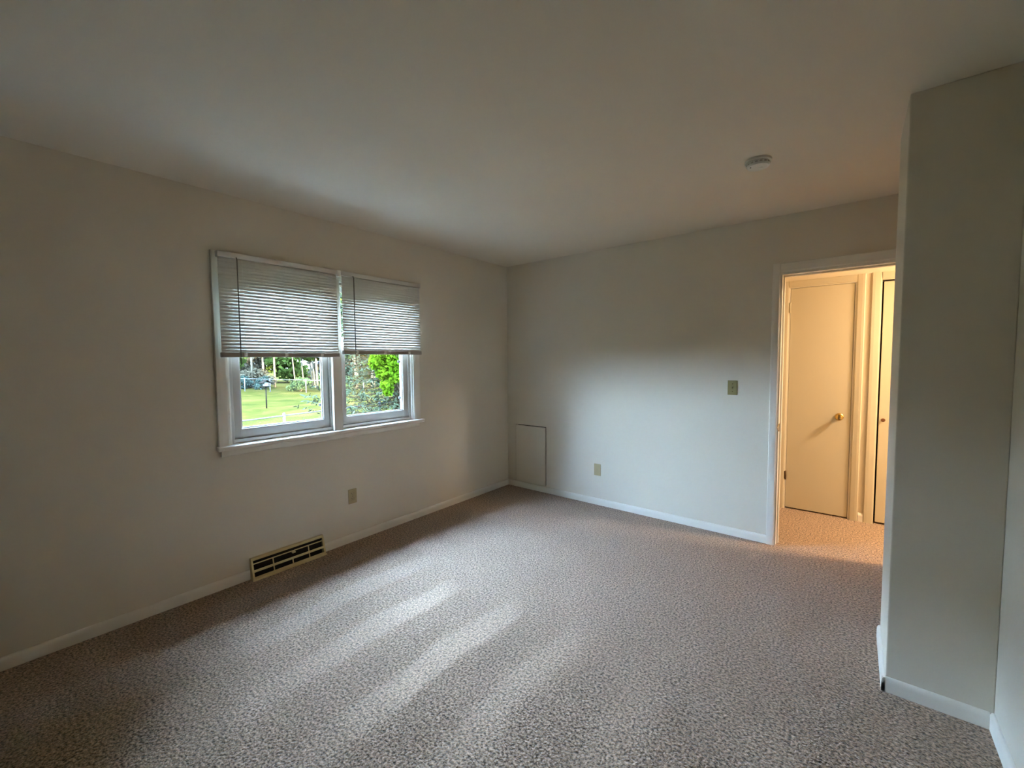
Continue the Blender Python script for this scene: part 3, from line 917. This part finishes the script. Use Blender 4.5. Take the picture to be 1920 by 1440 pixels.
# dense evergreen back row closing the wood
for k in range(9):
    x, y = -54 + k * 4.2 + U(-1, 1), 16 + k * 3.0 + U(-1, 1)
    bush('thicket', (x, y), (3.2, 3.2, 3.4), 2600, 0.30, 'leaf_wood' if k % 2 else 'leaf_brush', 'tall thicket closing the back of the wood', 'thicket', 'thickets at the back of the wood')
for k in range(8):  # unseen thickets added to close off low sky light
    x, y = -50 + U(-1, 1), 11 - k * 4.6 + U(-1, 1)
    bush('thicket', (x, y), (3.0, 3.2, 3.4), 2200, 0.30, 'leaf_wood', 'unseen green thicket added along the back of the yard to close off low sky', 'thicket', 'added thickets along the back of the yard')
# shrubs at the fence
bush('shrub', (-38.0, 9.9), (1.0, 1.0, 0.65), 1500, 0.10, 'leaf_bush_blue', 'low blue-green shrub behind the far fence at the window edge')
bush('shrub', (-36.8, 11.2), (0.8, 0.8, 0.60), 1200, 0.10, 'leaf_bush_blue', 'second low blue-green shrub behind the far fence, beside the bird feeder')
bush('brush_pile', (-39.6, 11.6), (1.7, 1.7, 1.1), 1800, 0.14, 'leaf_brush', 'grey-brown tangle of brush behind the blue-green shrubs', 'brush')
bush('shrub', (-33.4, 12.9), (1.0, 1.0, 0.7), 1800, 0.10, 'leaf_bush', 'pale green shrub at the foot of the thin trunks')
bush('shrub', (-31.7, 14.4), (1.1, 1.1, 0.85), 2000, 0.10, 'leaf_bush', 'leafy green shrub under the thin trees at the fence corner')
bush('shrub', (-30.0, 15.2), (1.2, 1.2, 0.9), 2000, 0.10, 'leaf_bush', 'large green shrub nearest the spruce along the far fence')

# spruce -------------------------------------------------------------
def spruce(x, y, h, rb, label):
    z0 = gz(x, y)
    e = empty('spruce_tree', (x, y, z0), label, 'tree')
    tube('trunk', [(x, y, z0 - 0.1), (x, y, z0 + h * 0.5), (x, y, z0 + h)], [0.16, 0.09, 0.01], 'bark', e, 8)
    P, N_ = [], []
    bm = bmesh.new()
    levels = 52
    for i in range(levels):
        t = i / (levels - 1)
        z = 0.25 + t * (h - 0.4)
        r = rb * (1 - t) ** 0.85 + 0.05
        nb = max(5, int(15 * (1 - t) + 4))
        for k in range(nb):
            a = 2 * math.pi * (k + rng.random()) / nb
            L_ = r * rng.uniform(0.8, 1.12)
            droop = rng.uniform(0.10, 0.28)
            ca, sa = math.cos(a), math.sin(a)
            tip = lambda s: Vector((ca * L_ * s, sa * L_ * s, z - droop * L_ * s + 0.22 * L_ * s * s))
            add_tube(bm, [tip(0), tip(0.5), tip(1.0)], [0.018, 0.010, 0.003], 4, False)
            m_ = int(46 * L_ / rb) + 8
            s = rng.random(m_) ** 0.6
            side = rng.normal(size=m_) * 0.16 * L_ * (1.1 - s)
            q = np.stack([ca * L_ * s - sa * side, sa * L_ * s + ca * side, z - droop * L_ * s + 0.22 * L_ * s * s - np.abs(side) * 0.4 + rng.normal(size=m_) * 0.025], 1)
            nn = np.stack([rng.normal(size=m_) * 0.5 + ca * 0.3, rng.normal(size=m_) * 0.5 + sa * 0.3, np.ones(m_)], 1)
            nn /= np.linalg.norm(nn, axis=1, keepdims=True)
            P.append(q + np.array([x, y, z0])); N_.append(nn)
    from_bm('branches', bm, 'bark', e, True)['kind'] = 'stuff'
    leaves_mesh('needles', np.concatenate(P), np.concatenate(N_), 0.085, 'needle_blue', e, 0.32)
    return e
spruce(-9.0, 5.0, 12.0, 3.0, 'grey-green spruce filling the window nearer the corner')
spruce(-3.9, -11.0, 12.5, 3.0, 'unseen second spruce added past the near end of the window wall to block sky light')  # unseen tree added to keep sky light off the back-wall corner

# maple with lime leaves, its unseen upper crown enlarged to block sky light
def maple():
    x, y = -4.05, 2.9
    z0 = gz(x, y)
    e = empty('maple_tree', (x, y, z0), 'bright lime-green broadleaf tree hanging in front of the spruce', 'tree')
    tube('trunk', [(x, y, z0 - 0.1), (x + 0.03, y + 0.15, z0 + 3.0), (x - 0.4, y + 1.0, z0 + 9.6)], [0.16, 0.12, 0.015], 'bark', e, 8)
    lobes = [((-4.22, 1.48, 1.30), 0.24), ((-4.40, 1.22, 1.38), 0.17), ((-4.15, 1.52, 1.08), 0.17), ((-4.33, 1.30, 1.16), 0.14), ((-4.26, 1.36, 0.93), 0.15), ((-4.24, 1.36, 0.80), 0.10),
             ((-4.05, 1.70, 0.95), 0.14), ((-4.30, 1.32, 1.58), 0.26), ((-4.0, 1.80, 1.45), 0.30), ((-4.05, 1.95, 1.15), 0.25), ((-4.1, 1.7, 1.9), 0.38), ((-4.0, 2.2, 2.2), 0.45), ((-4.0, 2.5, 1.6), 0.45),
             ((-4.3, 2.3, 2.9), 0.9), ((-4.8, 3.2, 3.4), 1.3), ((-3.4, 3.4, 2.8), 1.0), ((-3.9, 2.6, 4.4), 1.4), ((-5.4, 2.9, 5.0), 1.5), ((-3.2, 4.2, 4.8), 1.5), ((-4.4, 3.6, 6.4), 1.7),
             ((-6.0, 3.8, 6.8), 1.5), ((-4.0, 5.0, 7.2), 1.7), ((-4.8, 3.2, 8.4), 1.6), ((-5.2, 4.6, 9.2), 1.5)]
    P, N_ = [], []
    bm = bmesh.new()
    o = Vector((x, y, z0))
    big = []
    for c, r in lobes:
        if r > 0.6: big.append(blob_pts(c, (r, r, r * 0.9), 2600, 0.2)); continue
        p, nn = blob_pts(c, (r, r, r * 0.9), int(520 * (r / 0.2) ** 2) if r < 0.6 else 5200, 0.3)
        P.append(p); N_.append(nn)
        cv = Vector(c)
        base = Vector((x, y, max(0.2, c[2] - 0.35)))
        add_tube(bm, [base - o, (base + cv) / 2 + Vector((0, 0, 0.05)) - o, cv - o], [0.014, 0.009, 0.003], 5, False)
    from_bm('branches', bm, 'bark', e, True)['kind'] = 'stuff'
    leaves_mesh('crown', np.concatenate(P), np.concatenate(N_), 0.038, 'leaf_lime', e, 0.7)
    leaves_mesh('added_upper_crown', np.concatenate([b_[0] for b_ in big]), np.concatenate([b_[1] for b_ in big]), 0.12, 'leaf_lime', e, 0.8)
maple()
